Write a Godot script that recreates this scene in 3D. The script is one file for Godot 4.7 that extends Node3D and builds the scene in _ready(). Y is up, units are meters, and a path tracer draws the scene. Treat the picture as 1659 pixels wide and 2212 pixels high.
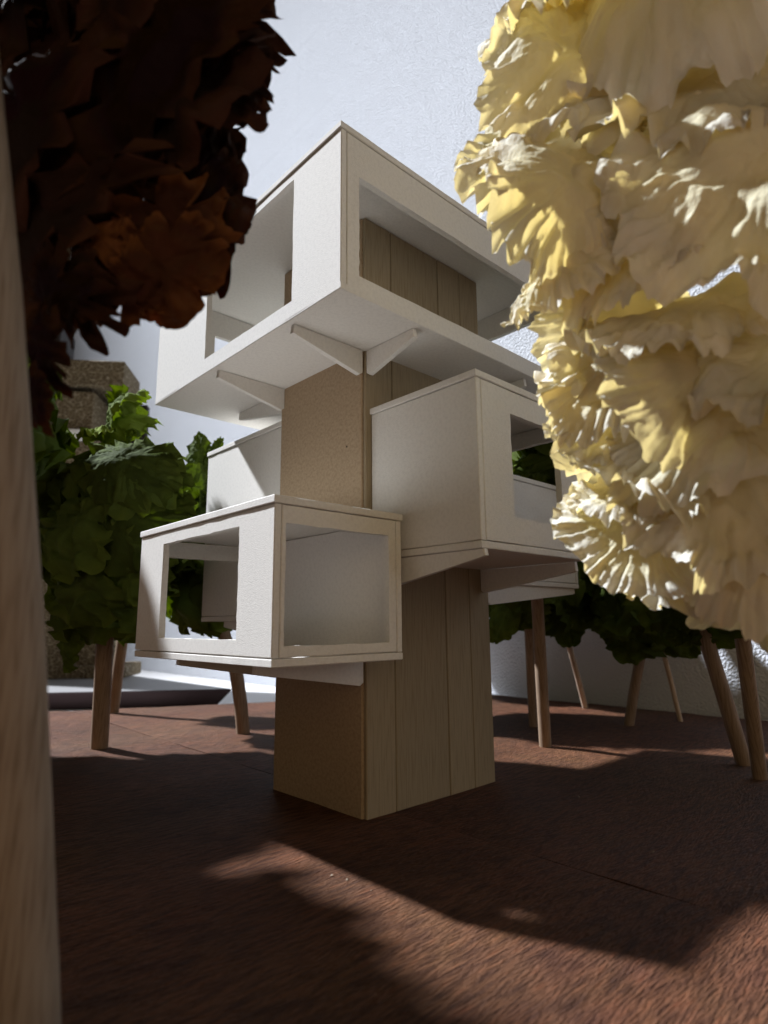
extends Node3D
# An architectural card model among dowel "trees" with dried-leaf crowns. World axes follow the model:
# the front bottom edge of its core is the origin, x runs along its left face, z along its right face, y is up. Real size.

const EYE := Vector3(-0.12596, 0.04947, -0.11058)
const RIGHT := Vector3(-0.6827, -0.0085, 0.7306)
const UP := Vector3(-0.1363, 0.9839, -0.1159)
const FWD := Vector3(0.7178, 0.1787, 0.6729)
const FOCAL := 1526.43 / 1.15732   # pixels of a 1659 x 2212 picture

var used := {}
var rng := RandomNumberGenerator.new()
var fold := FastNoiseLite.new()
var fine := FastNoiseLite.new()
var M := {}

func _ready() -> void:
	rng.seed = 7
	# ---------------------------------------------------------------- camera, light, exposure
	var cam := Camera3D.new()
	cam.name = "camera"
	cam.transform = Transform3D(Basis(RIGHT, UP, -FWD).orthonormalized(), EYE)
	cam.fov = 79.96
	var optics := CameraAttributesPhysical.new()
	optics.frustum_focal_length = 14.313
	optics.frustum_focus_distance = 0.165
	optics.frustum_near = 0.004
	optics.frustum_far = 20.0
	optics.exposure_aperture = 16.0
	cam.attributes = optics
	cam.fov = 79.96
	cam.near = 0.004
	cam.far = 20.0
	add_child(cam)
	cam.current = true
	var env := Environment.new()
	env.background_mode = Environment.BG_COLOR
	env.background_color = Color(0.140, 0.112, 0.080)
	env.background_energy_multiplier = 1.0
	env.tonemap_mode = Environment.TONE_MAPPER_LINEAR
	env.tonemap_exposure = 1.0
	env.sdfgi_enabled = true
	env.ssao_enabled = true
	env.ssil_enabled = true
	var we := WorldEnvironment.new()
	we.name = "environment"
	we.environment = env
	add_child(we)
	var aim := Vector3(-0.02, 0.06, 0.05)
	var dir := Vector3(-0.9, -1.0, 0.35).normalized()
	var lamp := SpotLight3D.new()
	lamp.name = "lamp"
	lamp.light_color = Color(0.945, 0.965, 1.0)
	lamp.light_energy = 510.0
	lamp.light_size = 0.25
	lamp.spot_angle = 3.9
	lamp.spot_angle_attenuation = 0.8
	lamp.spot_range = 20.0
	lamp.spot_attenuation = 2.0
	lamp.shadow_enabled = true
	add_child(lamp)
	lamp.look_at_from_position(aim - dir * 12.0, aim)
	# the dim warm room behind the camera
	var room_light := AreaLight3D.new()
	room_light.name = "room_light"
	room_light.light_color = Color(1.0, 0.885, 0.73)
	room_light.light_energy = 0.28
	room_light.area_size = Vector2(1.2, 0.8)
	room_light.area_range = 6.0
	room_light.area_attenuation = 2.0
	room_light.shadow_enabled = true
	add_child(room_light)
	room_light.look_at_from_position(Vector3(-1.1, 0.4, -0.78), Vector3(0.0, 0.1, 0.02))
	# ---------------------------------------------------------------- materials and builders
	setup()
	setting()
	house()
	trees_left()
	trees_right()
	brown_tree()
	cream_tree()
	shade_trees()

# ==================================================================== helpers
func at(vx: float, vy: float, depth: float) -> Vector3:
	return EYE + depth * (FWD + (vx - 829.5) / FOCAL * RIGHT - (vy - 1106.0) / FOCAL * UP)

func on_y(vx: float, vy: float, y: float) -> Vector3:
	var d := FWD + (vx - 829.5) / FOCAL * RIGHT - (vy - 1106.0) / FOCAL * UP
	return EYE + d * ((y - EYE.y) / d.y)

func numbered(n: String) -> String:
	used[n] = int(used.get(n, -1)) + 1
	return n if used[n] == 0 else "%s_%03d" % [n, used[n]]

func put(parent: Node, called: String, mesh: Mesh, mat: Material) -> MeshInstance3D:
	var o := MeshInstance3D.new()
	o.mesh = mesh
	o.material_override = mat
	var n := called
	if parent == self:
		n = numbered(called)
	else:
		var k := 0
		while parent.get_node_or_null(NodePath(n)) != null:
			k += 1
			n = "%s_%03d" % [called, k]
	o.name = n
	parent.add_child(o, true)
	return o

func thing(called: String, label: String, category: String, where: Vector3, group := "") -> Node3D:
	var o := Node3D.new()
	o.name = numbered(called)
	o.position = where
	add_child(o, true)
	o.set_meta("label", label)
	o.set_meta("category", category)
	if group != "":
		o.set_meta("group", group)
	return o

func mesh_of(v: PackedVector3Array, n: PackedVector3Array, idx: PackedInt32Array, uv := PackedVector2Array(), col := PackedColorArray()) -> ArrayMesh:
	var a := []
	a.resize(Mesh.ARRAY_MAX)
	a[Mesh.ARRAY_VERTEX] = v
	a[Mesh.ARRAY_NORMAL] = n
	a[Mesh.ARRAY_INDEX] = idx
	if uv.size():
		a[Mesh.ARRAY_TEX_UV] = uv
	if col.size():
		a[Mesh.ARRAY_COLOR] = col
	var m := ArrayMesh.new()
	m.add_surface_from_arrays(Mesh.PRIMITIVE_TRIANGLES, a)
	return m

# flat-shaded soup: each call adds a polygon whose outside is the side that n points to
class Soup:
	var v := PackedVector3Array()
	var n := PackedVector3Array()
	var i := PackedInt32Array()
	func poly(p: Array, out: Vector3) -> void:
		var first := v.size()
		var nn := Vector3.ZERO
		for k in p.size():
			var a: Vector3 = p[k]
			var b: Vector3 = p[(k + 1) % p.size()]
			nn += a.cross(b)
		nn = nn.normalized()
		var flip := nn.dot(out) < 0.0
		if flip:
			nn = -nn
		for q in p:
			v.append(q)
			n.append(nn)
		for k in range(1, p.size() - 1):
			if flip:
				i.append_array([first, first + k, first + k + 1])
			else:
				i.append_array([first, first + k + 1, first + k])

func soup_mesh(s: Soup) -> ArrayMesh:
	return mesh_of(s.v, s.n, s.i)

# chamfered box between two corners
func slab_into(s: Soup, a: Vector3, b: Vector3, c: float) -> void:
	var lo := Vector3(minf(a.x, b.x), minf(a.y, b.y), minf(a.z, b.z))
	var hi := Vector3(maxf(a.x, b.x), maxf(a.y, b.y), maxf(a.z, b.z))
	var mid := (lo + hi) / 2.0
	var h := (hi - lo) / 2.0
	c = minf(c, minf(h.x, minf(h.y, h.z)) * 0.45)
	for ax in 3:
		var u := (ax + 1) % 3
		var w := (ax + 2) % 3
		for sg in [-1.0, 1.0]:
			var ring := []
			for q in [[-1, -1], [1, -1], [1, 1], [-1, 1]]:
				var p := Vector3.ZERO
				p[ax] = sg * h[ax]
				p[u] = q[0] * (h[u] - c)
				p[w] = q[1] * (h[w] - c)
				ring.append(mid + p)
			var o := Vector3.ZERO
			o[ax] = sg
			s.poly(ring, o)
			# the chamfer between +-ax and +-u, once per pair
			for sg2 in [-1.0, 1.0]:
				var e := []
				for q in [[0, -1], [0, 1], [1, 1], [1, -1]]:
					var p := Vector3.ZERO
					p[ax] = sg * (h[ax] - c * q[0])
					p[u] = sg2 * (h[u] - c * (1 - q[0]))
					p[w] = q[1] * (h[w] - c)
					e.append(mid + p)
				var oo := Vector3.ZERO
				oo[ax] = sg
				oo[u] = sg2
				s.poly(e, oo)
	for sx in [-1.0, 1.0]:
		for sy in [-1.0, 1.0]:
			for sz in [-1.0, 1.0]:
				var d := Vector3(sx, sy, sz)
				s.poly([mid + d * (h - Vector3(0, c, c)), mid + d * (h - Vector3(c, 0, c)), mid + d * (h - Vector3(c, c, 0))], d)

func slab(a: Vector3, b: Vector3, c := 0.00025) -> ArrayMesh:
	var s := Soup.new()
	slab_into(s, a, b, c)
	return soup_mesh(s)

# a card panel with hand-cut edges: outer rectangle w x h in the plane of U and V, thickness t along N (N points outward), with one opening (x0, y0, x1, y1) or none
func panel(o: Vector3, U: Vector3, V: Vector3, w: float, h: float, t: float, hole := [], rough := 0.00012) -> ArrayMesh:
	var N := U.cross(V).normalized()
	var s := Soup.new()
	var per := 14
	var c := 0.0002
	var outer := loop(0.0, 0.0, w, h, per, rough * 0.6)
	var inset := []
	for p in outer:
		inset.append(Vector2(clampf(p.x, c, w - c), clampf(p.y, c, h - c)))
	var place := func(p: Vector2, z: float) -> Vector3: return o + U * p.x + V * p.y + N * z
	var inner := []
	if hole.size() == 4:
		inner = loop(hole[0], hole[1], hole[2], hole[3], per, rough)
	else:
		inner = loop(w * 0.5 - 0.0001, h * 0.5 - 0.0001, w * 0.5 + 0.0001, h * 0.5 + 0.0001, per, 0.0)
	var cnt := outer.size()
	for k in cnt:
		var j := (k + 1) % cnt
		for side in [0.0, 1.0]:
			var z: float = t * side
			var zi: float = t - c if side > 0.5 else c
			var out: Vector3 = N * (1.0 if side > 0.5 else -1.0)
			s.poly([place.call(inset[k], z), place.call(inset[j], z), place.call(inner[j], z), place.call(inner[k], z)], out)
			var mid: Vector2 = (outer[k] + outer[j]) / 2.0 - Vector2(w, h) / 2.0
			s.poly([place.call(inset[k], z), place.call(inset[j], z), place.call(outer[j], zi), place.call(outer[k], zi)], out + (U * mid.x / w + V * mid.y / h))
		var m2: Vector2 = (outer[k] + outer[j]) / 2.0 - Vector2(w, h) / 2.0
		s.poly([place.call(outer[k], c), place.call(outer[j], c), place.call(outer[j], t - c), place.call(outer[k], t - c)], U * m2.x / w + V * m2.y / h)
		if hole.size() == 4:
			var hc := Vector2(hole[0] + hole[2], hole[1] + hole[3]) / 2.0
			var m3: Vector2 = hc - (inner[k] + inner[j]) / 2.0
			s.poly([place.call(inner[k], 0.0), place.call(inner[j], 0.0), place.call(inner[j], t), place.call(inner[k], t)], U * m3.x / (hole[2] - hole[0]) + V * m3.y / (hole[3] - hole[1]))
	if hole.size() != 4:
		for side in [0.0, 1.0]:
			var ring := []
			for p in inner:
				ring.append(place.call(p, t * side))
			s.poly(ring, N * (1.0 if side > 0.5 else -1.0))
	return soup_mesh(s)

func loop(x0: float, y0: float, x1: float, y1: float, per: int, jig: float) -> Array:
	var out := []
	var cs := [Vector2(x0, y0), Vector2(x1, y0), Vector2(x1, y1), Vector2(x0, y1)]
	for k in 4:
		var a: Vector2 = cs[k]
		var b: Vector2 = cs[(k + 1) % 4]
		var nrm := (b - a).normalized().orthogonal()
		for q in per:
			var p := a.lerp(b, float(q) / per)
			if q > 0:
				p += nrm * rng.randf_range(-jig, jig)
			out.append(p)
	return out

# a flat prism: outline points (2D, in the plane of U and V) extruded by t along N = U x V
func prism(o: Vector3, U: Vector3, V: Vector3, pts: Array, t: float) -> ArrayMesh:
	var N := U.cross(V).normalized()
	var s := Soup.new()
	var mid := Vector2.ZERO
	for p in pts:
		mid += p / pts.size()
	var c := 0.0002
	var front := []
	var back := []
	for p in pts:
		var q: Vector2 = p + (mid - p).normalized() * c
		front.append(o + U * q.x + V * q.y + N * t)
		back.append(o + U * q.x + V * q.y)
	s.poly(front, N)
	s.poly(back, -N)
	for k in pts.size():
		var j := (k + 1) % pts.size()
		var a: Vector2 = pts[k]
		var b: Vector2 = pts[j]
		var m: Vector2 = (a + b) / 2.0 - mid
		var out := U * m.x + V * m.y
		var a3 := o + U * a.x + V * a.y
		var b3 := o + U * b.x + V * b.y
		s.poly([a3 + N * c, b3 + N * c, b3 + N * (t - c), a3 + N * (t - c)], out)
		s.poly([front[k], front[j], b3 + N * (t - c), a3 + N * (t - c)], out + N * out.length())
		s.poly([back[k], back[j], b3 + N * c, a3 + N * c], out - N * out.length())
	return soup_mesh(s)

# a round dowel along a smooth path
func dowel(path: Array, r: float, end := 0.0) -> ArrayMesh:
	var curve := Curve3D.new()
	for p in path:
		curve.add_point(p)
	for k in path.size():
		var before: Vector3 = path[maxi(k - 1, 0)]
		var after: Vector3 = path[mini(k + 1, path.size() - 1)]
		var tangent := (after - before) / 6.0
		curve.set_point_in(k, -tangent)
		curve.set_point_out(k, tangent)
	var rings := 30
	var segs := 22
	var v := PackedVector3Array()
	var n := PackedVector3Array()
	var idx := PackedInt32Array()
	var length := curve.get_baked_length()
	for k in rings + 1:
		var f := float(k) / rings
		var p := curve.sample_baked(f * length)
		var q := curve.sample_baked(minf(f * length + 0.0008, length))
		var q0 := curve.sample_baked(maxf(f * length - 0.0008, 0.0))
		var d := (q - q0).normalized()
		var x := d.cross(Vector3(0.3, 0.1, 0.9)).normalized()
		var y := d.cross(x)
		for j in segs:
			var a := TAU * j / segs
			var o := x * cos(a) + y * sin(a)
			v.append(p + o * r * (1.0 + 0.025 * fine.get_noise_3d(p.x * 3000.0 + 9.0 * cos(a), p.y * 300.0, 9.0 * sin(a))) * (1.0 - end * f))
			n.append(o)
	for k in rings:
		for j in segs:
			var a := k * segs + j
			var b := k * segs + (j + 1) % segs
			idx.append_array([a, a + segs, b, b, a + segs, b + segs])
	for e in [0, rings]:
		var c0 := v.size()
		var cp := Vector3.ZERO
		for j in segs:
			cp += v[e * segs + j] / segs
		v.append(cp)
		n.append((cp - v[(rings if e == 0 else 0) * segs]).normalized())
		for j in segs:
			idx.append_array([c0, e * segs + j, e * segs + (j + 1) % segs])
	return mesh_of(v, n, idx)

# one crumpled leaf or petal from its root to its tip. o: width, bend (bulge along N), cup (edges towards -N), crumple, frill, ragged, tooth, waist (0 pointed root .. 1 broad), seed, inner and rim colour
func leaf(root: Vector3, tip: Vector3, normal: Vector3, o: Dictionary) -> ArrayMesh:
	var A := tip - root
	var L := A.length()
	A /= L
	var B := normal.cross(A).normalized()
	var N := A.cross(B).normalized()
	var W: float = o.get("width", L * 0.7)
	var bend: float = o.get("bend", 0.15)
	var cup: float = o.get("cup", 0.2)
	var crumple: float = o.get("crumple", 0.1)
	var frill: float = o.get("frill", 0.05)
	var ragged: float = o.get("ragged", 0.18)
	var tooth: float = o.get("tooth", 0.05)
	var waist: float = o.get("waist", 0.35)
	var curl: float = o.get("curl", 0.0)
	var notch: float = o.get("notch", 0.0)
	var vein: float = o.get("vein", 0.0)
	var pleat: float = o.get("pleat", 0.6)
	var jag: float = o.get("jag", 150.0)
	var calm: float = o.get("calm", 0.6)
	var sd: float = o.get("seed", 0.0) * 37.7
	var inner: Color = o.get("inner", Color.WHITE)
	var rim: Color = o.get("rim", inner)
	var nu: int = o.get("nu", 20)
	var nv: int = o.get("nv", 56)
	var v := PackedVector3Array()
	var col := PackedColorArray()
	var uv := PackedVector2Array()
	# rings from the middle to a torn, ruffled edge
	for a in nu + 1:
		var r := pow(float(a) / nu, 0.8)
		for b in nv + 1:
			var th := TAU * (b % nv) / nv
			var cx := cos(th)
			var cy := sin(th)
			var edge_r: float = 1.0 + ragged * fine.get_noise_3d(cx * 75.0, cy * 75.0, sd) + tooth * fine.get_noise_3d(cx * 330.0, cy * 330.0, sd + 31.0)
			edge_r -= notch * maxf(0.0, fine.get_noise_3d(cx * jag, cy * jag, sd + 77.0) - 0.15)
			var q: float = lerpf(1.0, edge_r, r * r)
			var w: float = cx * r * q
			var u: float = 0.5 + 0.5 * cy * r * q
			var prof: float = lerpf(waist, 1.0, smoothstep(0.0, 0.55, u))
			var x: float = w * W * 0.5 * prof
			var y: float = u * L
			var z: float = bend * L * sin(PI * clampf(u, 0.0, 1.0)) - cup * W * 0.5 * w * w * prof - curl * L * u * u * u
			var px := x / W * 60.0
			var py := y / W * 60.0
			var rr: float = r * r * r
			var grow: float = lerpf(calm, 1.0, rr)
			z += crumple * W * (absf(fold.get_noise_3d(px, py, sd)) * 1.6 - 0.35) * lerpf(calm, 1.0, r)
			z += crumple * 0.45 * W * absf(fold.get_noise_3d(px * 2.6, py * 2.6, sd + 90.0)) * grow
			z += crumple * 0.16 * W * fold.get_noise_3d(px * 7.0, py * 7.0, sd + 190.0) * grow
			z += frill * W * rr * (fine.get_noise_3d(cx * 260.0, cy * 260.0, sd + 50.0) * 1.3 + pleat * fine.get_noise_3d(cx * 620.0, cy * 620.0, r * 30.0 + sd + 50.0))
			var rib := 0.0
			if vein > 0.0:
				rib = exp(-170.0 * w * w) + 0.45 * pow(absf(cos(PI * (u * 4.5 - absf(w) * 1.6))), 14.0) * smoothstep(0.0, 0.2, absf(w))
				z -= vein * W * rib
			x += (crumple * 0.25 + frill * 0.3 * rr) * W * fold.get_noise_3d(px * 1.5, py * 1.5, sd + 200.0)
			y += (crumple * 0.25 + frill * 0.3 * rr) * W * fold.get_noise_3d(px * 1.5, py * 1.5, sd + 300.0)
			v.append(root + A * y + B * x + N * z)
			uv.append(Vector2(w, u))
			var k: float = smoothstep(0.55, 1.0, r + 0.3 * fold.get_noise_3d(px * 1.3, py * 1.3, sd + 400.0))
			var c := inner.lerp(rim, k)
			var tone: float = (1.0 + 0.22 * fold.get_noise_3d(px * 0.8, py * 2.0, sd + 500.0)) * (1.0 + 0.3 * rib)
			col.append(Color(c.r * tone, c.g * tone, c.b * tone))
	return grid_mesh(v, uv, col, nu, nv)

func grid_mesh(v: PackedVector3Array, uv: PackedVector2Array, col: PackedColorArray, nu: int, nv: int) -> ArrayMesh:
	var n := PackedVector3Array()
	n.resize(v.size())
	var idx := PackedInt32Array()
	var row := nv + 1
	for a in nu:
		for b in nv:
			var p := a * row + b
			var f1 := (v[p + row] - v[p]).cross(v[p + 1] - v[p])
			var f2 := (v[p + row] - v[p + row + 1]).cross(v[p + 1] - v[p + row + 1]) * -1.0
			n[p] += f1
			n[p + 1] += f1 + f2
			n[p + row] += f1 + f2
			n[p + row + 1] += f2
			idx.append_array([p, p + row, p + 1, p + 1, p + row, p + row + 1])
	for k in n.size():
		n[k] = -n[k].normalized() if n[k].length_squared() > 0.0 else Vector3.UP
	# front faces run clockwise: turn the normals to the side that the winding shows
	var face := (v[idx[2]] - v[idx[0]]).cross(v[idx[1]] - v[idx[0]])
	if face.dot(n[idx[0]]) < 0.0:
		for k in n.size():
			n[k] = -n[k]
	return mesh_of(v, n, idx, uv, col)

# ==================================================================== materials
func noise_tex(freq: float, octaves: int, ramp := [], normal := false, bump := 4.0, kind := FastNoiseLite.TYPE_SIMPLEX_SMOOTH, sd := 1, size := 512) -> NoiseTexture2D:
	var f := FastNoiseLite.new()
	f.noise_type = kind
	f.frequency = freq
	f.fractal_octaves = octaves
	f.seed = sd
	var t := NoiseTexture2D.new()
	t.width = size
	t.height = size
	t.seamless = true
	t.noise = f
	t.as_normal_map = normal
	t.bump_strength = bump
	if ramp.size():
		var g := Gradient.new()
		var offs := PackedFloat32Array()
		var cols := PackedColorArray()
		for r in ramp:
			offs.append(r[0])
			cols.append(r[1])
		g.offsets = offs
		g.colors = cols
		t.color_ramp = g
	return t

func mat(base: Color, rough := 0.85) -> StandardMaterial3D:
	var m := StandardMaterial3D.new()
	m.albedo_color = base.linear_to_srgb()
	m.roughness = rough
	m.metallic_specular = 0.35
	return m

func tri(m: StandardMaterial3D, per_metre: Vector3, world := true) -> void:
	m.uv1_triplanar = true
	m.uv1_world_triplanar = world
	m.uv1_scale = per_metre
	m.uv1_triplanar_sharpness = 8.0

func setup() -> void:
	fold.noise_type = FastNoiseLite.TYPE_SIMPLEX_SMOOTH
	fold.frequency = 0.035
	fold.fractal_octaves = 2
	fold.seed = 5
	fine.noise_type = FastNoiseLite.TYPE_SIMPLEX_SMOOTH
	fine.frequency = 0.02
	fine.fractal_octaves = 2
	fine.seed = 11
	var soft := [[0.0, Color(0.95, 0.95, 0.95)], [0.5, Color(0.985, 0.985, 0.985)], [1.0, Color(1, 1, 1)]]
	# white museum board: fibrous, matt
	var card := mat(Color(0.74, 0.715, 0.665))
	card.albedo_texture = noise_tex(0.03, 4, soft, false, 4.0, FastNoiseLite.TYPE_SIMPLEX_SMOOTH, 3)
	card.normal_enabled = true
	card.normal_texture = noise_tex(0.09, 3, [], true, 5.0, FastNoiseLite.TYPE_SIMPLEX_SMOOTH, 4)
	card.normal_scale = 0.24
	tri(card, Vector3.ONE * 48.0)
	M.card = card
	# brown grey board of the core
	var board := mat(Color(0.42, 0.315, 0.205))
	board.albedo_texture = noise_tex(0.05, 4, [[0.0, Color(0.88, 0.86, 0.84)], [0.45, Color(0.96, 0.955, 0.95)], [0.75, Color(1, 1, 1)], [1.0, Color(0.97, 0.96, 0.95)]], false, 4.0, FastNoiseLite.TYPE_SIMPLEX_SMOOTH, 8)
	board.normal_enabled = true
	board.normal_texture = noise_tex(0.04, 3, [], true, 5.0, FastNoiseLite.TYPE_SIMPLEX_SMOOTH, 9)
	board.normal_scale = 0.25
	tri(board, Vector3.ONE * 30.0)
	M.board = board
	# thin wood planks, grain upright
	for k in 3:
		var plank := mat([Color(0.325, 0.262, 0.172), Color(0.31, 0.25, 0.163), Color(0.34, 0.276, 0.182)][k], 0.75)
		plank.albedo_texture = noise_tex(0.02, 4, [[0.0, Color(0.88, 0.86, 0.83)], [0.5, Color(0.97, 0.965, 0.955)], [1.0, Color(1, 1, 1)]], false, 4.0, FastNoiseLite.TYPE_SIMPLEX_SMOOTH, 20 + k)
		tri(plank, Vector3(120.0, 7.0, 120.0))
		M["plank%d" % k] = plank
	# dowels
	for k in 3:
		var dw := mat([Color(0.30, 0.22, 0.15), Color(0.62, 0.50, 0.38), Color(0.34, 0.285, 0.215)][k], 0.7)
		dw.albedo_texture = noise_tex(0.02, 4, [[0.0, Color(0.72, 0.68, 0.64)], [0.5, Color(0.93, 0.91, 0.9)], [1.0, Color(1, 1, 1)]], false, 4.0, FastNoiseLite.TYPE_SIMPLEX_SMOOTH, 30)
		tri(dw, Vector3(150.0, 9.0, 150.0))
		M["dowel%d" % k] = dw
	# leaves: colour lives in the vertices
	for q in [["green", Color(0.75, 0.95, 0.16), 0.85], ["cream", Color(1.0, 0.74, 0.24), 0.8], ["brown", Color(0.85, 0.24, 0.04), 0.7]]:
		var lf := mat(Color.WHITE, q[2])
		lf.vertex_color_use_as_albedo = true
		lf.backlight_enabled = true
		lf.backlight = q[1]
		lf.cull_mode = BaseMaterial3D.CULL_DISABLED
		lf.normal_enabled = true
		lf.normal_texture = noise_tex(0.03, 4, [], true, 6.0, FastNoiseLite.TYPE_SIMPLEX_SMOOTH, 44)
		lf.normal_scale = 0.5
		tri(lf, Vector3.ONE * 45.0)
		M[q[0]] = lf
	M.brown.backlight = Color(0.3, 0.12, 0.035)
	M.green.backlight = Color(0.72, 0.75, 0.12)
	M.cream.backlight = Color(0.9, 0.82, 0.57)
	M.cream.metallic_specular = 0.2
	M.green.metallic_specular = 0.2
	M.brown.metallic_specular = 0.15
	# white stucco wall: orange-peel relief
	var wall := mat(Color(0.66, 0.685, 0.73), 0.95)
	wall.normal_enabled = true
	wall.normal_texture = noise_tex(0.05, 3, [], true, 9.0, FastNoiseLite.TYPE_SIMPLEX, 50, 1024)
	wall.normal_scale = 0.75
	tri(wall, Vector3.ONE * 8.5)
	M.wall = wall
	# red-brown veneer of the base, grain along z
	var base := mat(Color.WHITE, 0.75)
	base.vertex_color_use_as_albedo = true
	base.albedo_texture = noise_tex(0.02, 5, [[0.0, Color(0.55, 0.48, 0.44)], [0.4, Color(0.82, 0.8, 0.78)], [0.7, Color(1, 1, 1)], [1.0, Color(1.0, 0.86, 0.76)]], false, 4.0, FastNoiseLite.TYPE_SIMPLEX_SMOOTH, 60, 1024)
	base.heightmap_enabled = true
	base.heightmap_texture = noise_tex(0.026, 4, [], false, 4.0, FastNoiseLite.TYPE_SIMPLEX_SMOOTH, 61, 2048)
	base.heightmap_scale = 0.085
	base.uv1_scale = Vector3(34.0, 5.0, 1.0)
	M.base = base
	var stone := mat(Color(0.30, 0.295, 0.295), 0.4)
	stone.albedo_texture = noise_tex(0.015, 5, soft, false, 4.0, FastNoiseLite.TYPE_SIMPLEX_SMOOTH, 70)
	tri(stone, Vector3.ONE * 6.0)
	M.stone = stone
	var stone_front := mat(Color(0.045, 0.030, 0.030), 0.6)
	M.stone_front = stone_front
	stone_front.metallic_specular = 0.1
	var chip := mat(Color(0.37, 0.31, 0.22), 0.85)
	chip.albedo_texture = noise_tex(0.05, 4, [[0.0, Color(0.35, 0.3, 0.25)], [0.35, Color(0.7, 0.66, 0.58)], [0.6, Color(0.88, 0.86, 0.8)], [0.8, Color(1, 1, 1)]], false, 4.0, FastNoiseLite.TYPE_CELLULAR, 80)
	chip.heightmap_enabled = true
	chip.heightmap_texture = noise_tex(0.05, 3, [], false, 4.0, FastNoiseLite.TYPE_CELLULAR, 80)
	chip.heightmap_scale = 0.5
	tri(chip, Vector3.ONE * 14.0)
	M.chip = chip
	M.table = mat(Color(0.7, 0.69, 0.68), 0.5)
	M.dark = mat(Color(0.02, 0.016, 0.014), 0.6)

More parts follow.
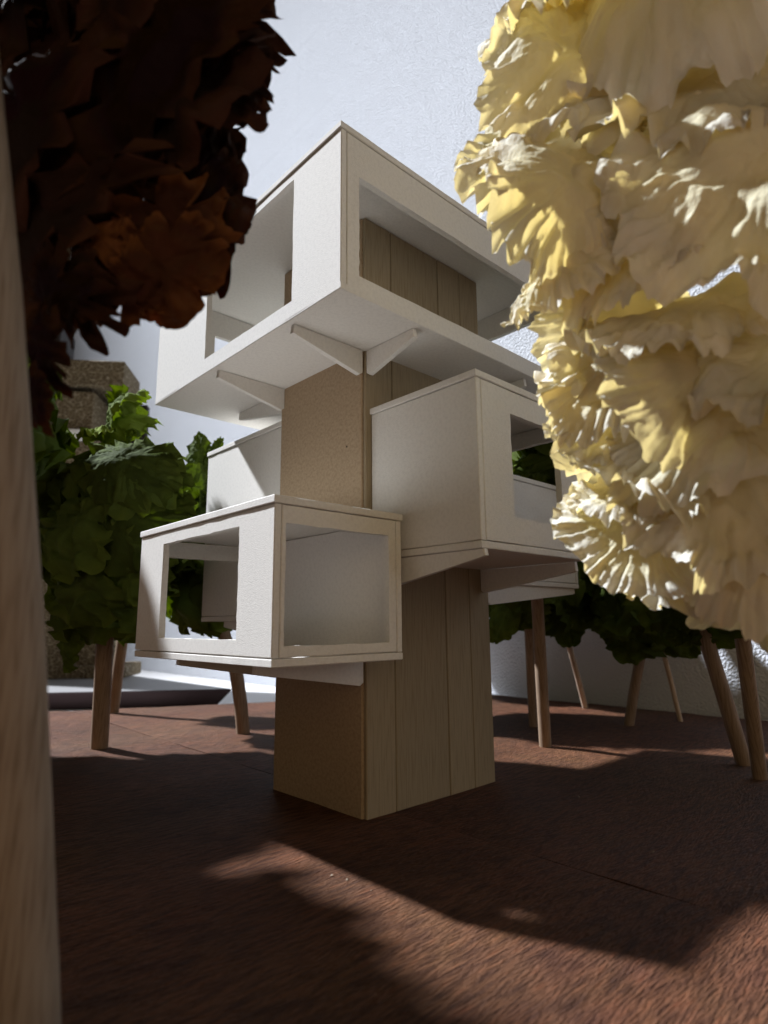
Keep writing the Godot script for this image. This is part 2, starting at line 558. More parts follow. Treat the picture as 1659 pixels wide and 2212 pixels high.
# ==================================================================== the setting
func setting() -> void:
	var back_z := 0.2465
	var base := Node3D.new()
	base.name = numbered("ground")
	add_child(base, true)
	base.set_meta("kind", "structure")
	base.set_meta("label", "red-brown grained wooden board under the model and its trees")
	var cuts := [-0.32, 0.0108, back_z]
	for k in 2:
		put(base, "board", base_board(cuts[k] + (0.0002 if k else 0.0), cuts[k + 1] - (0.0002 if k < 1 else 0.0), float(k)), M.base)
	# wood dust lying on the board
	var bits := Soup.new()
	for k in 38:
		var p := Vector3(rng.randf_range(-0.09, 0.2), 0.0002, rng.randf_range(-0.07, 0.2))
		if p.x > -0.003 and p.x < 0.046 and p.z > -0.003 and p.z < 0.058:
			continue
		var e := rng.randf_range(0.0001, 0.00032)
		var fa := rng.randf_range(0.0, PI)
		var ex := Vector3(cos(fa), 0.3, sin(fa)) * e
		var ez := Vector3(-sin(fa), 0.1, cos(fa)) * e * 0.7
		var ey := Vector3(0, e * 0.8, 0)
		bits.poly([p - ex - ez, p + ex - ez, p + ey], Vector3(0, 1, -0.5))
		bits.poly([p + ex - ez, p + ex + ez, p + ey], Vector3(1, 0.5, 0))
		bits.poly([p + ex + ez, p - ex + ez, p + ey], Vector3(0, 1, 0.5))
		bits.poly([p - ex + ez, p - ex - ez, p + ey], Vector3(-1, 0.5, 0))
	var dust := put(self, "wood_dust", soup_mesh(bits), M.dowel2)
	dust.set_meta("kind", "stuff")
	dust.set_meta("label", "pale specks of wood dust scattered on the red-brown board")
	dust.set_meta("category", "dust")
	var table := put(self, "table_top", slab(Vector3(-0.6, -0.04, -0.6), Vector3(1.3, -0.0155, 0.26), 0.001), M.table)
	table.set_meta("kind", "structure")
	var wall := put(self, "wall", slab(Vector3(-0.6, -0.04, 0.2605), Vector3(1.3, 1.5, 0.32), 0.001), M.wall)
	wall.set_meta("kind", "structure")
	# a stone slab lying on the table behind the board, one corner towards the house
	var s := -0.002
	var corner := on_y(500, 1488, s)
	var along := (on_y(60, 1497, s) - corner).normalized()
	var depth := Vector3(along.z, 0, -along.x)
	if depth.x < 0.0:
		depth = -depth
	var sill := thing("stone_slab", "grey stone slab with a dark front edge lying behind the red-brown board", "stone slab", corner)
	var T := 0.0133
	var back := (on_y(312, 1463, s) - corner)
	back = back.normalized() * 0.3
	var pr := [Vector3.ZERO, along * 0.45, along * 0.45 + back, back]
	var body := Soup.new()
	body.poly(pr, Vector3.UP)
	var inset := depth * 0.004 + along * 0.012
	var lowr: Array = [pr[0] + inset + Vector3.DOWN * T, pr[1] + depth * 0.003 + Vector3.DOWN * T, pr[2] + Vector3.DOWN * T, pr[3] - back.normalized() * 0.01 + Vector3.DOWN * T]
	body.poly(lowr, Vector3.DOWN)
	body.poly([pr[1], pr[2], lowr[2], lowr[1]], along)
	body.poly([pr[2], pr[3], lowr[3], lowr[2]], depth)
	body.poly([pr[3], pr[0], lowr[0], lowr[3]], -along)
	put(sill, "top", soup_mesh(body), M.stone)
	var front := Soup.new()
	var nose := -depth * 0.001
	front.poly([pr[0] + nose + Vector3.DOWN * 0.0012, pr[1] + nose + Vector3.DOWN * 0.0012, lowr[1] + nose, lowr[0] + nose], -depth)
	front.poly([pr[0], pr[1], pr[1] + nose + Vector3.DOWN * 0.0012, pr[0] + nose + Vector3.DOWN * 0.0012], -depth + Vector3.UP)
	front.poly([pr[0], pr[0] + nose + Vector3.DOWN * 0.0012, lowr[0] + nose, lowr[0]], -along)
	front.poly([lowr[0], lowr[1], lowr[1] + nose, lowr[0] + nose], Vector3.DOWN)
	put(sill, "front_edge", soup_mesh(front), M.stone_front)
	# rough chipboard block far behind, standing on the sill
	var foot := on_y(180, 1466, s)
	var blk := thing("chipboard_block", "tall rough chipboard block with dark recess standing on the grey stone slab", "block", foot)
	var far := (foot - EYE).dot(FWD)
	var px := func(vx: float, vy: float) -> Vector3:
		# on the upright plane through the foot, parallel to the sill
		var d := FWD + (vx - 829.5) / FOCAL * RIGHT - (vy - 1106.0) / FOCAL * UP
		return EYE + d * ((foot - EYE).dot(depth) / d.dot(depth)) - foot
	var rough_box := func(a: Vector3, b: Vector3, thick: float, from := 0.0) -> ArrayMesh:
		var x0 := minf(a.dot(-along), b.dot(-along))
		var x1 := maxf(a.dot(-along), b.dot(-along))
		var y0 := minf(a.y, b.y)
		var y1 := maxf(a.y, b.y)
		var q := Soup.new()
		slab_into(q, Vector3(x0, y0, from), Vector3(x1, y1, from + thick), 0.0012)
		for k in q.v.size():
			var p := q.v[k]
			q.v[k] = -along * p.x + Vector3.UP * p.y + depth * p.z
			var m := q.n[k]
			q.n[k] = (-along * m.x + Vector3.UP * m.y + depth * m.z).normalized()
		if (-along).cross(Vector3.UP).dot(depth) < 0.0:
			for k in range(0, q.i.size(), 3):
				var swap := q.i[k + 1]
				q.i[k + 1] = q.i[k + 2]
				q.i[k + 2] = swap
		return soup_mesh(q)
	put(blk, "body", rough_box.call(px.call(-40, 836.5), px.call(156, 1440), 0.045, 0.0015), M.chip)
	put(blk, "top_slab", rough_box.call(px.call(-40, 768), px.call(266, 836), 0.06), M.chip)
	put(blk, "foot_slab", rough_box.call(px.call(-40, 1441), px.call(269, 1465), 0.06), M.chip)
	put(blk, "lower_block", rough_box.call(px.call(157, 1340), px.call(236, 1440), 0.04, 0.010), M.chip)
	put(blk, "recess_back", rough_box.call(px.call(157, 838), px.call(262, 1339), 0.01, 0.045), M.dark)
	put(blk, "white_strip", rough_box.call(px.call(20, 926), px.call(200, 955), 0.004, -0.006), M.card)
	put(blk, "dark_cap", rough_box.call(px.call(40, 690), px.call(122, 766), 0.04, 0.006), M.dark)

# a board with a slightly wavy top and a skewed left end; its top is a fine grid
func base_board(z0: float, z1: float, sd: float) -> ArrayMesh:
	var nx := 150
	var nz := 12 if z1 - z0 < 0.1 else 60
	var v := PackedVector3Array()
	var uv := PackedVector2Array()
	var col := PackedColorArray()
	for a in nz + 1:
		var z := lerpf(z0, z1, float(a) / nz)
		var right := -0.42
		var left := 0.2249 + (0.118 - z) * 0.482
		left += 0.0012 * fine.get_noise_2d(z * 3000.0, sd * 99.0)
		for b in nx + 1:
			var x := lerpf(left, right, float(b) / nx)
			var y := 0.0004 * fold.get_noise_2d(x * 700.0, z * 260.0 + sd * 50.0) - 0.0002
			if a == 0 or a == nz:
				y -= 0.0002
			v.append(Vector3(x, y, z))
			uv.append(Vector2(x, z))
			var tone := 1.0 + 0.35 * fold.get_noise_2d(x * 420.0 + 70.0, z * 150.0 + sd * 50.0) + 0.2 * fold.get_noise_2d(x * 2600.0, z * 500.0 + sd * 50.0)
			var warm := 1.0 + 0.15 * fold.get_noise_2d(x * 300.0 + 900.0, z * 200.0)
			col.append(Color(0.13 * tone, 0.054 * tone * warm, 0.025 * tone * warm))
	# skirt round the edge
	var m := grid_mesh(v, uv, col, nz, nx)
	var st := SurfaceTool.new()
	st.append_from(m, 0, Transform3D.IDENTITY)
	var s := Soup.new()
	var row := nx + 1
	var low := -0.0154
	for b in nx:
		for q in [[b, b + 1, Vector3(0, 0, -1)], [nz * row + b, nz * row + b + 1, Vector3(0, 0, 1)]]:
			var p0: Vector3 = v[q[0]]
			var p1: Vector3 = v[q[1]]
			s.poly([p0, p1, Vector3(p1.x, low, p1.z), Vector3(p0.x, low, p0.z)], q[2])
	for a in nz:
		for q in [[a * row, (a + 1) * row, Vector3(1, 0, 0)], [a * row + nx, (a + 1) * row + nx, Vector3(-1, 0, 0)]]:
			var p0: Vector3 = v[q[0]]
			var p1: Vector3 = v[q[1]]
			s.poly([p0, p1, Vector3(p1.x, low, p1.z), Vector3(p0.x, low, p0.z)], q[2])
	var uv2 := PackedVector2Array()
	var col2 := PackedColorArray()
	for p in s.v:
		uv2.append(Vector2(p.x + p.y, p.z + p.y))
		col2.append(Color(0.1, 0.042, 0.02))
	st.append_from(mesh_of(s.v, s.n, s.i, uv2, col2), 0, Transform3D.IDENTITY)
	return st.commit()

# ==================================================================== the model house
const CARD := 0.0018

func house() -> void:
	var h := thing("model_house", "white card model house of stacked box rooms around a brown wooden core", "model house", Vector3.ZERO)
	var wa := 0.0428
	var wb := 0.055
	var top := 0.1719
	# core: brown board with planks on its right face
	var core := put(h, "core", slab(Vector3(0.0012, -0.0005, 0.0), Vector3(wa, top, wb), 0.0003), M.board)
	var cuts := [0.0, 0.0113, 0.0333, 0.0448, 0.055]
	for k in 4:
		var z0: float = cuts[k] + (0.00012 if k else 0.0006)
		var z1: float = cuts[k + 1] - 0.00012
		put(core, "plank", slab(Vector3(0.0 + 0.00005 * (k % 2), -0.0004, z0), Vector3(0.00115, top - 0.0001, z1), 0.00022), M["plank%d" % (k % 3)])
	put(core, "knot", slab(Vector3(0.0075, 0.1003, -0.00004), Vector3(0.0080, 0.1008, 0.0001), 0.00002), M.dark)
	# rooms: lo and hi corners, openings per face [u0, y0, u1, y1] in world coordinates or []
	room(h, "top_room", Vector3(-0.0217, 0.1282, -0.0264), Vector3(0.0852, 0.1739, 0.0805),
		{"left": [-0.0012, 0.1333, 0.0476, 0.1695], "right": [-0.0205, 0.1336, 0.0700, 0.1612], "far_left": [-0.0050, 0.1330, 0.0600, 0.1618], "far_right": [-0.0170, 0.1330, 0.0700, 0.1618]}, true)
	room(h, "front_room", Vector3(-0.0146, 0.0404, -0.0387), Vector3(0.0582, 0.0773, -0.0002),
		{"left": [0.0002, 0.0459, 0.0422, 0.0720], "right": [-0.0357, 0.0447, -0.0047, 0.0713], "far_left": [-0.0355, 0.0445, -0.0035, 0.0700], "far_right": []}, false, 0.0004)
	room(h, "right_room", Vector3(-0.0384, 0.0665, 0.0026), Vector3(-0.0002, 0.1107, 0.0513),
		{"left": [], "right": [0.0164, 0.0752, 0.0395, 0.1024], "far_right": [-0.0340, 0.0722, -0.0045, 0.1038], "none": []}, false)
	room(h, "back_room", Vector3(0.0430, 0.0505, 0.0010), Vector3(0.0965, 0.1178, 0.0480),
		{"left": [0.0440, 0.0575, 0.0700, 0.0850], "right": [], "far_left": [0.008, 0.058, 0.04, 0.09], "far_right": []}, false)
	room(h, "rear_room", Vector3(-0.0004, 0.0622, 0.0553), Vector3(0.0450, 0.1022, 0.1130),
		{"left": [], "right": [], "far_left": [0.07, 0.07, 0.1, 0.095], "far_right": []}, false)
	# brackets: tapered fins under the rooms, a corner of each on the core
	var D := Vector3.DOWN
	fin(h, Vector3(0.0012, 0.1281, 0.0), Vector3(0, 0, -1), 0.0243, 0.0076, 0.0025)
	fin(h, Vector3(wa - 0.0012, 0.1281, 0.0), Vector3(0, 0, -1), 0.0245, 0.0076, 0.0025)
	fin(h, Vector3(0.0, 0.1281, 0.0016), Vector3(-1, 0, 0), 0.0192, 0.0076, 0.0025)
	fin(h, Vector3(wa, 0.1281, 0.0016), Vector3(1, 0, 0), 0.0300, 0.0076, 0.0025)
	fin(h, Vector3(0.0, 0.1281, wb - 0.0016), Vector3(-1, 0, 0), 0.0192, 0.0076, 0.0025)
	fin(h, Vector3(0.0012, 0.0403, 0.0), Vector3(0, 0, -1), 0.0330, 0.0072, 0.0022)
	fin(h, Vector3(wa - 0.0012, 0.0403, 0.0), Vector3(0, 0, -1), 0.0330, 0.0074, 0.0018)
	fin(h, Vector3(0.0, 0.0664, 0.0040), Vector3(-1, 0, 0), 0.0385, 0.0085, 0.0016)
	fin(h, Vector3(0.0, 0.0664, wb - 0.0035), Vector3(-1, 0, 0), 0.0345, 0.0075, 0.0026)
	fin(h, Vector3(0.0012, 0.0621, wb), Vector3(0, 0, 1), 0.0560, 0.0070, 0.0018)
	fin(h, Vector3(wa, 0.0504, 0.0040), Vector3(1, 0, 0), 0.0400, 0.0070, 0.0018)

# tapered bracket from the core outwards along dir, its top edge at o
func fin(h: Node3D, o: Vector3, dir: Vector3, length: float, deep: float, shallow: float) -> void:
	var N := dir.cross(Vector3.UP).normalized()
	var t := 0.0016
	var pts := [Vector2(0.00005, 0), Vector2(length, 0), Vector2(length + 0.0003, -shallow), Vector2(length - 0.0012, -shallow - 0.0004), Vector2(0.0012, -deep), Vector2(0.00005, -deep + 0.0008)]
	put(h, "bracket", prism(o - N * t / 2.0, dir, Vector3.UP, pts, t), M.card)

# one box room: a floor card with roof, and four wall panels around it. left = the face towards -z, right = towards -x, far_left = +x, far_right = +z
func room(h: Node3D, called: String, lo: Vector3, hi: Vector3, holes: Dictionary, big: bool, slit := 0.0) -> void:
	var t := CARD
	var g := 0.00016
	var fl := put(h, called, panel(Vector3(lo.x, lo.y, lo.z), Vector3(0, 0, 1), Vector3(1, 0, 0), hi.z - lo.z, hi.x - lo.x, t, []), M.card)
	put(fl, "roof", panel(Vector3(lo.x - 0.0003, hi.y - t, lo.z - 0.0004), Vector3(0, 0, 1), Vector3(1, 0, 0), hi.z - lo.z + 0.0007, hi.x - lo.x + 0.0006, t, []), M.card)
	var y0 := lo.y + t + g
	var y1 := hi.y - t - g
	# with the wide lower rim of the big room the wall panels run down over the floor card's edge
	if big:
		y0 = lo.y + 0.00045
	for side in holes:
		if side == "none":
			continue
		var hole: Array = holes[side]
		var o: Vector3
		var U: Vector3
		var w: float
		var sub := []
		var top := y1
		var bottom := y0
		match side:
			"left":
				o = Vector3(hi.x, bottom, lo.z)
				U = Vector3(-1, 0, 0)
				w = hi.x - lo.x
				if hole.size():
					sub = [hi.x - hole[2], hole[1] - bottom, hi.x - hole[0], hole[3] - bottom]
				o += Vector3(0, 0, t)
			"right":
				o = Vector3(lo.x + t, bottom, lo.z + t + g)
				U = Vector3(0, 0, 1)
				w = hi.z - lo.z - 2.0 * (t + g)
				if hole.size():
					sub = [hole[0] - o.z, hole[1] - bottom, hole[2] - o.z, hole[3] - bottom]
			"far_left":
				top = y1 - slit
				o = Vector3(hi.x - t, bottom, hi.z - t - g)
				U = Vector3(0, 0, -1)
				w = hi.z - lo.z - 2.0 * (t + g)
				if hole.size():
					sub = [o.z - hole[1] if false else o.z - hole[2], hole[1] - bottom, o.z - hole[0], hole[3] - bottom]
			"far_right":
				o = Vector3(lo.x, bottom, hi.z - t)
				U = Vector3(1, 0, 0)
				w = hi.x - lo.x
				if hole.size():
					sub = [hole[0] - lo.x, hole[1] - bottom, hole[2] - lo.x, hole[3] - bottom]
		var wall_mesh := panel(o, U, Vector3.UP, w, top - bottom, t, sub)
		put(fl, "wall_panel", wall_mesh, M.card)

# ==================================================================== trees
func green_leaf(t: Node3D, root: Vector3, tip: Vector3, n: Vector3, o: Dictionary) -> void:
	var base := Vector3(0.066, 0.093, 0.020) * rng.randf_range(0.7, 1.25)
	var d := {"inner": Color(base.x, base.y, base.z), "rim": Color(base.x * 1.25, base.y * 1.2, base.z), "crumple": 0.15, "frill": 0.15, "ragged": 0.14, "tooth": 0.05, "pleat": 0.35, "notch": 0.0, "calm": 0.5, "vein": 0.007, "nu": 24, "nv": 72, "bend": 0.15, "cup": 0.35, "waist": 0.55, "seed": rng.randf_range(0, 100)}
	d.merge(o, true)
	put(t, "leaf", leaf(root - t.position, tip - t.position, n, d), M.green)

func trunk(t: Node3D, path: Array, r: float, kind := 0) -> void:
	var p := []
	for q in path:
		p.append(q - t.position)
	put(t, "trunk", dowel(p, r), M["dowel%d" % kind])

# a crown of overlapping hanging leaves in an ellipsoid round c; rx and ry are half width and half height
func crown(t: Node3D, c: Vector3, rx: float, ry: float, count: int, add: Callable, size := 1.0) -> void:
	for k in count:
		var f := (k + 0.5) / count
		var el: float = asin(clampf(1.0 - 2.0 * f, -1.0, 1.0))
		var az: float = k * 2.39996 + rng.randf_range(-0.3, 0.3)
		var out := Vector3(cos(az) * cos(el), sin(el), sin(az) * cos(el))
		var r := rng.randf_range(0.82, 1.08)
		var tip := c + Vector3(out.x * rx * r, out.y * ry * r - ry * 0.12, out.z * rx * r)
		var back := Vector3(out.x * rx, out.y * ry, out.z * rx) * rng.randf_range(0.0, 0.2)
		var up := Vector3(rng.randf_range(-0.2, 0.2), rng.randf_range(0.5, 0.9), rng.randf_range(-0.2, 0.2)) * rx * (0.9 if out.y > -0.6 else 0.2)
		var root := c + back + up
		if out.y > 0.6:
			root = c + Vector3(-out.x * rx, ry * 0.25, -out.z * rx) * 0.5
		var n := (out + Vector3(rng.randf_range(-0.35, 0.35), 0.45 + rng.randf_range(-0.3, 0.3), rng.randf_range(-0.35, 0.35))).normalized()
		add.call(t, root, tip, n, {"width": rx * rng.randf_range(1.3, 1.9) * size, "cup": rng.randf_range(0.2, 0.7), "bend": rng.randf_range(0.08, 0.25), "curl": rng.randf_range(-0.15, 0.2)})

func cream_small(t: Node3D, root: Vector3, tip: Vector3, n: Vector3, o: Dictionary) -> void:
	var d := {"inner": Color(0.62, 0.50, 0.24), "rim": Color(0.72, 0.67, 0.5), "crumple": 0.12, "frill": 0.1, "ragged": 0.25, "tooth": 0.08, "seed": rng.randf_range(0, 100), "nu": 12, "nv": 30}
	d.merge(o, true)
	put(t, "petal", leaf(root - t.position, tip - t.position, n, d), M.cream)

func trees_left() -> void:
	rng.seed = 12
	var toward := -FWD
	# the green tree beside the front room
	var b := Vector3(0.1466, 0, -0.0162)
	var t := thing("model_tree", "dark green leafy model tree left of the house on a straight brown dowel", "model tree", b, "model trees round the house")
	trunk(t, [b - Vector3(0, 0.002, 0), at(222, 1480, 0.25), at(228, 1340, 0.25), at(235, 1150, 0.25)], 0.0034)
	crown(t, at(240, 1160, 0.252), 0.029, 0.046, 26, green_leaf)
	# its big visible leaves
	green_leaf(t, at(205, 970, 0.224), at(375, 1075, 0.212), Vector3(-0.2, 0.6, -0.75), {"crumple": 0.06, "width": 0.036, "cup": 0.5, "bend": 0.16})
	green_leaf(t, at(160, 1010, 0.226), at(400, 1050, 0.214), Vector3(-0.4, 0.5, -0.8), {"crumple": 0.06, "width": 0.030, "cup": 0.5, "bend": 0.2})
	green_leaf(t, at(180, 1080, 0.222), at(410, 1180, 0.212), Vector3(-0.3, 0.35, -0.9), {"crumple": 0.05, "width": 0.038, "cup": 0.3, "bend": 0.12})
	green_leaf(t, at(240, 1060, 0.222), at(110, 1250, 0.214), Vector3(-0.4, 0.2, -0.9), {"width": 0.036})
	green_leaf(t, at(270, 1120, 0.220), at(310, 1310, 0.214), Vector3(-0.3, 0.2, -0.9), {"width": 0.040})
	green_leaf(t, at(210, 1190, 0.220), at(170, 1355, 0.220), Vector3(-0.4, 0.1, -0.9), {"width": 0.040})
	green_leaf(t, at(170, 1310, 0.238), at(148, 1452, 0.240), Vector3(-0.3, 0.1, -0.9), {"width": 0.013, "cup": 0.5})
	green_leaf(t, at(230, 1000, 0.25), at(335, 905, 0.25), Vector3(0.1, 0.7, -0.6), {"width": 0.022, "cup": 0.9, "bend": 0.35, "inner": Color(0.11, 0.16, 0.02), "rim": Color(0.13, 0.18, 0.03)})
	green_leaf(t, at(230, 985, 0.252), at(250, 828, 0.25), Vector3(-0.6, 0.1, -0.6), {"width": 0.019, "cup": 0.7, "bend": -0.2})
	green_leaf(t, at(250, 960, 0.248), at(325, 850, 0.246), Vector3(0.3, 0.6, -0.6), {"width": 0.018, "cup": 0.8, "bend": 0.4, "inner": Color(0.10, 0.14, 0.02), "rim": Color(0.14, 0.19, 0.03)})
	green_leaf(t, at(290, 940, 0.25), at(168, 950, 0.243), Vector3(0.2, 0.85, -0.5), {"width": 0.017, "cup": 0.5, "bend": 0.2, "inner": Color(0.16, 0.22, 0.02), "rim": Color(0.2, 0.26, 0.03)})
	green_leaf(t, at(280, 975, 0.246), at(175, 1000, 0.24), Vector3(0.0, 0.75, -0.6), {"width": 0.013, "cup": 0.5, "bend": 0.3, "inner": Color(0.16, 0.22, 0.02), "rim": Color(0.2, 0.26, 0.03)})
	# the one behind, partly hidden by the house
	b = Vector3(0.1351, 0, 0.0439)
	t = thing("model_tree", "green leafy model tree on a bent dowel behind the low front room", "model tree", b, "model trees round the house")
	trunk(t, [b - Vector3(0, 0.002, 0), at(520, 1520, 0.284), at(510, 1450, 0.286), at(470, 1330, 0.29), at(440, 1200, 0.295)], 0.0031)
	crown(t, at(450, 1190, 0.30), 0.026, 0.040, 22, green_leaf)
	green_leaf(t, at(440, 1060, 0.29), at(432, 938, 0.29), Vector3(-0.6, 0.1, -0.6), {"width": 0.014, "cup": 0.9, "bend": 0.2})
	green_leaf(t, at(430, 1050, 0.29), at(480, 945, 0.285), Vector3(-0.6, 0.1, -0.6), {"width": 0.007, "cup": 0.8, "frill": 0.2})
	green_leaf(t, at(440, 1080, 0.285), at(400, 1000, 0.28), Vector3(-0.6, 0.3, -0.6), {"width": 0.018, "cup": 0.6})
	green_leaf(t, at(460, 1290, 0.30), at(420, 1340, 0.295), Vector3(-0.3, 0.3, -0.9), {"width": 0.010, "inner": Color(0.14, 0.2, 0.02)})
	green_leaf(t, at(470, 1260, 0.30), at(480, 1375, 0.30), Vector3(-0.3, 0.1, -0.9), {"width": 0.028})
	# a cream tree far behind the first
	b = Vector3(0.2478, 0, 0.0249)
	t = thing("model_tree", "cream petalled model tree on a leaning dowel, mostly hidden behind the green tree", "model tree", b, "model trees round the house")
	trunk(t, [b - Vector3(0, 0.002, 0), at(258, 1430, 0.352), at(275, 1310, 0.355), at(300, 1200, 0.36)], 0.0031)
	crown(t, at(312, 1195, 0.365), 0.019, 0.026, 18, cream_small)

func trees_right() -> void:
	var spots := [
		# base, top of the trunk (x, y, depth), radius, crown centre (x, y, depth), rx, ry, leaves, label, dowel
		[Vector3(0.0199, 0, 0.1146), Vector3(1160, 1290, 0.247), 0.0024, Vector3(1215, 985, 0.262), 0.024, 0.022, 16, "green model tree close behind the rear room, its dowel thick and upright"],
		[Vector3(0.0501, 0, 0.1518), Vector3(1140, 1310, 0.294), 0.0021, Vector3(1150, 1240, 0.30), 0.022, 0.030, 16, "green model tree whose dowel stands just left of the thick upright one"],
		[Vector3(0.0643, 0, 0.2274), Vector3(1224, 1375, 0.345), 0.0016, Vector3(1215, 1190, 0.345), 0.032, 0.044, 22, "small green model tree on a thin leaning dowel against the white wall"],
		[Vector3(0.0200, 0, 0.1873), Vector3(1382, 1425, 0.297), 0.0024, Vector3(1390, 1270, 0.30), 0.027, 0.032, 20, "dark green model tree with a broad low leaf, left of the palest dowel"],
		[Vector3(0.0067, 0, 0.2170), Vector3(1428, 1390, 0.306), 0.0012, Vector3(1490, 1230, 0.31), 0.028, 0.036, 18, "green model tree on the thinnest, brightly lit pale dowel"],
		[Vector3(-0.0470, 0, 0.1355), Vector3(1515, 1350, 0.220), 0.0026, Vector3(1480, 1240, 0.235), 0.020, 0.026, 16, "dark green model tree on a thick dowel leaning left, under the cream petals"],
		[Vector3(-0.0568, 0, 0.1169), Vector3(1605, 1385, 0.186), 0.0022, Vector3(1590, 1230, 0.19), 0.018, 0.022, 14, "dark green model tree on the rightmost thin dowel, its crown behind the cream petals"],
		[Vector3(0.152, 0, 0.128), Vector3(880, 1300, 0.34), 0.0028, Vector3(880, 1180, 0.34), 0.042, 0.042, 22, "green model tree straight behind the house, hidden by its core"],
	]
	for k in spots.size():
		var s: Array = spots[k]
		var b: Vector3 = s[0]
		var t := thing("model_tree", s[7], "model tree", b, "model trees round the house")
		var tp: Vector3 = at(s[1].x, s[1].y, s[1].z)
		var c: Vector3 = at(s[3].x, s[3].y, s[3].z)
		trunk(t, [b - Vector3(0, 0.002, 0), b.lerp(tp, 0.5), tp, tp + (tp - b).normalized() * 0.03], s[2], 1 if k in [2, 4] else 0)
		crown(t, c, s[4], s[5], s[6], green_leaf, 1.1)
		if k == 0:
			green_leaf(t, at(1210, 1010, 0.25), at(1130, 1035, 0.245), Vector3(-0.4, 0.6, -0.6), {"width": 0.012, "inner": Color(0.12, 0.15, 0.06)})
		if k == 1:
			green_leaf(t, at(1120, 1270, 0.296), at(1068, 1390, 0.29), Vector3(-0.5, 0.2, -0.8), {"width": 0.015})
		if k == 2:
			green_leaf(t, at(1220, 1290, 0.34), at(1230, 1395, 0.335), Vector3(-0.5, 0.2, -0.8), {"width": 0.022})
			green_leaf(t, at(1230, 1300, 0.34), at(1285, 1350, 0.335), Vector3(-0.5, 0.4, -0.8), {"width": 0.016})
		if k == 3:
			green_leaf(t, at(1375, 1300, 0.29), at(1365, 1435, 0.288), Vector3(-0.5, 0.1, -0.85), {"width": 0.028})
			green_leaf(t, at(1370, 1290, 0.29), at(1300, 1365, 0.288), Vector3(-0.5, 0.3, -0.85), {"width": 0.024})
		if k == 4:
			green_leaf(t, at(1470, 1290, 0.30), at(1470, 1425, 0.298), Vector3(-0.5, 0.2, -0.85), {"width": 0.030})
		if k == 5:
			green_leaf(t, at(1500, 1270, 0.222), at(1560, 1405, 0.218), Vector3(-0.5, 0.2, -0.85), {"width": 0.022})
			green_leaf(t, at(1480, 1270, 0.226), at(1450, 1390, 0.222), Vector3(-0.5, 0.2, -0.85), {"width": 0.020})

func brown_tree() -> void:
	rng.seed = 23
	var b := Vector3(-0.052, 0, -0.0855)
	b = at(20, 2700, 0.062)
	b.y = 0.0
	var t := thing("model_tree", "near model tree with dark brown dried leaf crown and blurred dowel at left", "model tree", b, "model trees round the house")
	trunk(t, [b - Vector3(0, 0.002, 0), at(37, 2212, 0.062), at(5, 1400, 0.063), at(-42, 640, 0.066), at(-85, 160, 0.069), at(-140, -500, 0.074)], 0.0040, 2)
	var add := func(tt: Node3D, root: Vector3, tip: Vector3, n: Vector3, o: Dictionary) -> void:
		var k := rng.randf_range(0.7, 1.2)
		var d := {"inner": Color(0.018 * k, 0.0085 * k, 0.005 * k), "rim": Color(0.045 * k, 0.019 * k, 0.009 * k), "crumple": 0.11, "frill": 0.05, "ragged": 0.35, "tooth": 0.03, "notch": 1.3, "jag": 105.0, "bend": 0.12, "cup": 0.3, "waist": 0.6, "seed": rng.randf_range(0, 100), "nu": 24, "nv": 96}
		d.merge(o, true)
		put(tt, "leaf", leaf(root - tt.position, tip - tt.position, n, d), M.brown)
	# outer leaves: root (x, y), tip (x, y), width in picture units, depth at the tip
	var outer := [
		[330, 60, 625, 10, 190, 0.092], [330, 130, 585, 95, 190, 0.093], [350, 180, 590, 165, 130, 0.090], [360, 250, 598, 238, 70, 0.088],
		[300, 270, 545, 285, 170, 0.092], [330, 380, 545, 400, 190, 0.090], [300, 420, 535, 500, 210, 0.088], [250, 450, 470, 600, 220, 0.086],
		[270, 480, 435, 655, 190, 0.084], [230, 520, 350, 700, 160, 0.084], [140, 520, 215, 755, 130, 0.083], [120, 520, 150, 720, 130, 0.082],
		[95, 640, 115, 860, 70, 0.080], [85, 780, 90, 935, 60, 0.080], [150, 560, 275, 625, 160, 0.085]]
	for q in outer:
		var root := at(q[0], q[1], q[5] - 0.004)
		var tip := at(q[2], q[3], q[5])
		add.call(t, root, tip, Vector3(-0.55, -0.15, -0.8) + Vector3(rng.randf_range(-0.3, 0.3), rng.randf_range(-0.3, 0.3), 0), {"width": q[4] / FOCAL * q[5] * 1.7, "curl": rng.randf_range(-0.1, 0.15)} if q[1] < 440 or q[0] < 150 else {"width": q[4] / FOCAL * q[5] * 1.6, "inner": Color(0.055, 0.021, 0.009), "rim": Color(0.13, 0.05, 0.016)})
	# the mass of the crown
	for k in 52:
		var vx := rng.randf_range(-120, 400)
		var vy := rng.randf_range(-420, 520)
		var dp := rng.randf_range(0.078, 0.118)
		var root := at(vx - 60, vy - 60, dp + 0.003)
		var tip := at(vx + rng.randf_range(10, 110), vy + rng.randf_range(10, 110), dp)
		add.call(t, root, tip, Vector3(-0.5, rng.randf_range(-0.5, 0.3), -0.8), {"width": 0.036, "nu": 16, "nv": 56})

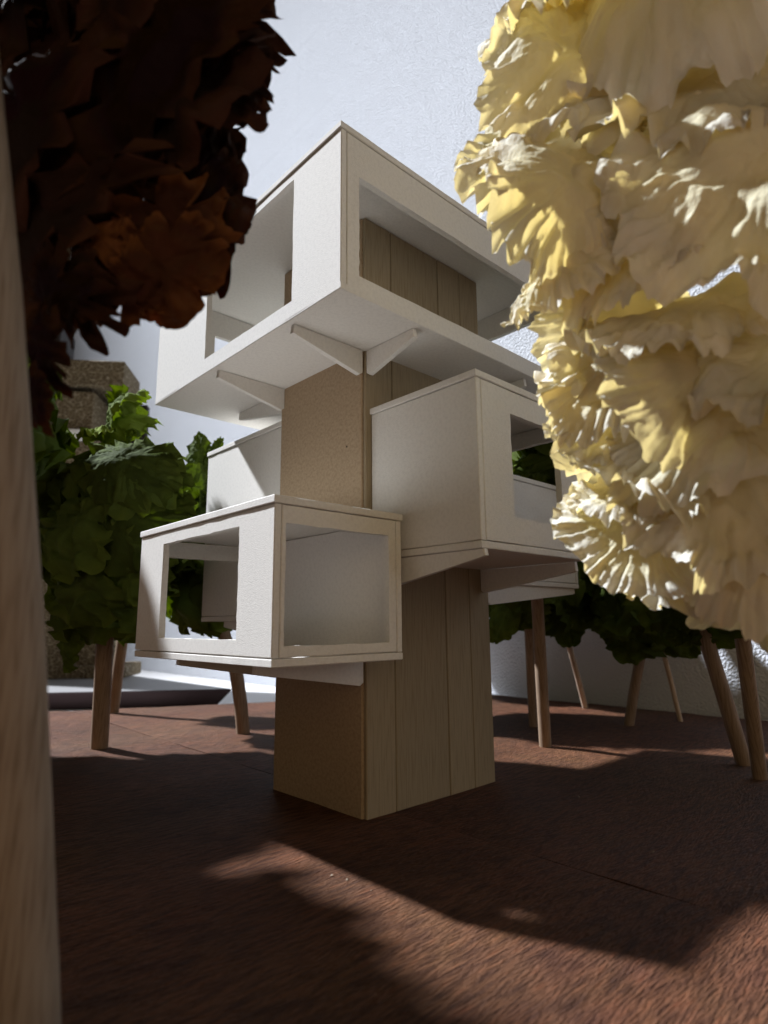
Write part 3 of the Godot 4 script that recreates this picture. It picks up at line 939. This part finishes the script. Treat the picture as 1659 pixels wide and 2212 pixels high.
func cream_tree() -> void:
	rng.seed = 3
	var b := at(1790, 2000, 0.108)
	b.y = 0.0
	var t := thing("model_tree", "near model tree with a huge crown of crumpled cream yellow petals at the right edge", "model tree", b, "model trees round the house")
	trunk(t, [b - Vector3(0, 0.002, 0), b + Vector3(0, 0.04, 0), at(1760, 1100, 0.106), at(1730, 700, 0.106)], 0.0030)
	var add := func(root: Vector3, tip: Vector3, n: Vector3, o: Dictionary) -> void:
		var k := rng.randf_range(0.9, 1.05)
		var d := {"inner": Color(0.82 * k, 0.775 * k, 0.55 * k), "rim": Color(0.86 * k, 0.845 * k, 0.745 * k), "crumple": rng.randf_range(0.06, 0.12), "frill": rng.randf_range(0.04, 0.09), "ragged": 0.2, "tooth": 0.05, "notch": 0.0, "calm": 0.35, "pleat": 0.9, "bend": 0.14, "cup": 0.35, "waist": 0.55, "seed": rng.randf_range(0, 100), "nu": 44, "nv": 200}
		d.merge(o, true)
		put(t, "petal", leaf(root - t.position, tip - t.position, n, d), M.cream)
	# petals: root (x, y), tip (x, y), width in picture units, depth at the tip, normal tilt upwards
	var rows := [
		[1430, -60, 1090, 100, 380, 0.152, 0.3], [1410, 140, 1055, 235, 320, 0.149, 0.0], [1420, 300, 1008, 345, 330, 0.147, 0.2], [1390, 420, 1040, 520, 400, 0.144, 0.1],
		[1400, 480, 1095, 692, 170, 0.138, 0.5], [1480, 640, 1200, 730, 330, 0.142, -0.2], [1450, 740, 1205, 840, 240, 0.140, -0.3], [1440, 800, 1180, 890, 250, 0.139, 0.3], [1480, 860, 1205, 958, 230, 0.138, 0.0],
		[1540, 950, 1245, 1050, 340, 0.138, 0.4], [1500, 1010, 1265, 1140, 270, 0.137, 0.0], [1470, 1040, 1300, 1272, 280, 0.137, -0.1], [1480, 1080, 1390, 1300, 310, 0.136, -0.1],
		[1600, 1060, 1520, 1325, 330, 0.134, 0.0], [1700, 1100, 1640, 1392, 340, 0.130, 0.0],
		# nearer, larger layers
		[1620, -60, 1230, 150, 430, 0.142, 0.3], [1760, 60, 1290, 330, 470, 0.136, 0.2], [1640, 330, 1180, 470, 330, 0.138, 0.0], [1560, 440, 1240, 590, 250, 0.132, 0.4],
		[1800, 260, 1420, 620, 480, 0.126, 0.1], [1760, 560, 1270, 770, 300, 0.130, 0.5], [1740, 760, 1270, 900, 300, 0.129, 0.2], [1800, 860, 1330, 1010, 260, 0.126, 0.4],
		[1800, 960, 1350, 1100, 330, 0.123, 0.2], [1780, 1020, 1490, 1260, 330, 0.120, 0.1], [1860, 620, 1540, 900, 460, 0.117, 0.1], [1880, 100, 1560, 420, 520, 0.121, 0.1],
		[1860, 1060, 1640, 1300, 330, 0.116, 0.2], [1300, -120, 1180, 60, 260, 0.152, 0.4]]
	for q in rows:
		q[5] = float(q[5]) * 0.72
		var root := at(q[0], q[1], q[5] + 0.003)
		var tip := at(q[2], q[3], q[5])
		var face := -FWD * 0.5 - RIGHT * 0.75 if q[5] > 0.096 and q[4] < 400 else -FWD * 0.75 - RIGHT * 0.5
		add.call(root, tip, face + Vector3(rng.randf_range(-0.4, 0.4), q[6] + 0.1 + rng.randf_range(-0.25, 0.25), rng.randf_range(-0.4, 0.4)), {"width": q[4] / FOCAL * q[5] * 1.3, "curl": rng.randf_range(-0.2, 0.3), "bend": rng.randf_range(0.0, 0.25), "cup": rng.randf_range(0.1, 0.6)})
	# the body of the crown behind them
	for k in 24:
		var vx := rng.randf_range(1480, 1950) if k < 14 else rng.randf_range(1300, 1600)
		var vy := rng.randf_range(-300, 1100) if k < 14 else rng.randf_range(-200, 420)
		var dp := rng.randf_range(0.108, 0.135)
		add.call(at(vx + 120, vy - 80, dp + 0.003), at(vx - 160, vy + 100, dp), Vector3(-0.6, rng.randf_range(-0.1, 0.7), -0.6), {"width": 0.022, "nu": 20, "nv": 64})

# trees beside the frame at left, whose shade falls across the board
func shade_trees() -> void:
	var spots := [
		[Vector3(0.086, 0, -0.122), 0.042, 0.046, 0.115, "green model tree beyond the left edge, nearest of the unseen ones to the camera"],
		[Vector3(0.178, 0, -0.080), 0.047, 0.060, 0.132, "green model tree beyond the left edge, behind the near brown crown"],
		[Vector3(0.138, 0, 0.226), 0.038, 0.040, 0.118, "green model tree hidden behind the house, close to the white wall"],
		[Vector3(0.205, 0, 0.220), 0.040, 0.045, 0.125, "green model tree hidden behind the front room, close to the white wall"]]
	for s in spots:
		var b: Vector3 = s[0]
		var t := thing("model_tree", s[4], "model tree", b, "model trees round the house")
		trunk(t, [b - Vector3(0, 0.002, 0), b + Vector3(0, 0.05, 0), b + Vector3(0, s[3] * 0.85, 0)], 0.0033)
		crown(t, b + Vector3(0, s[3], 0), s[1], s[2], 26, green_leaf)
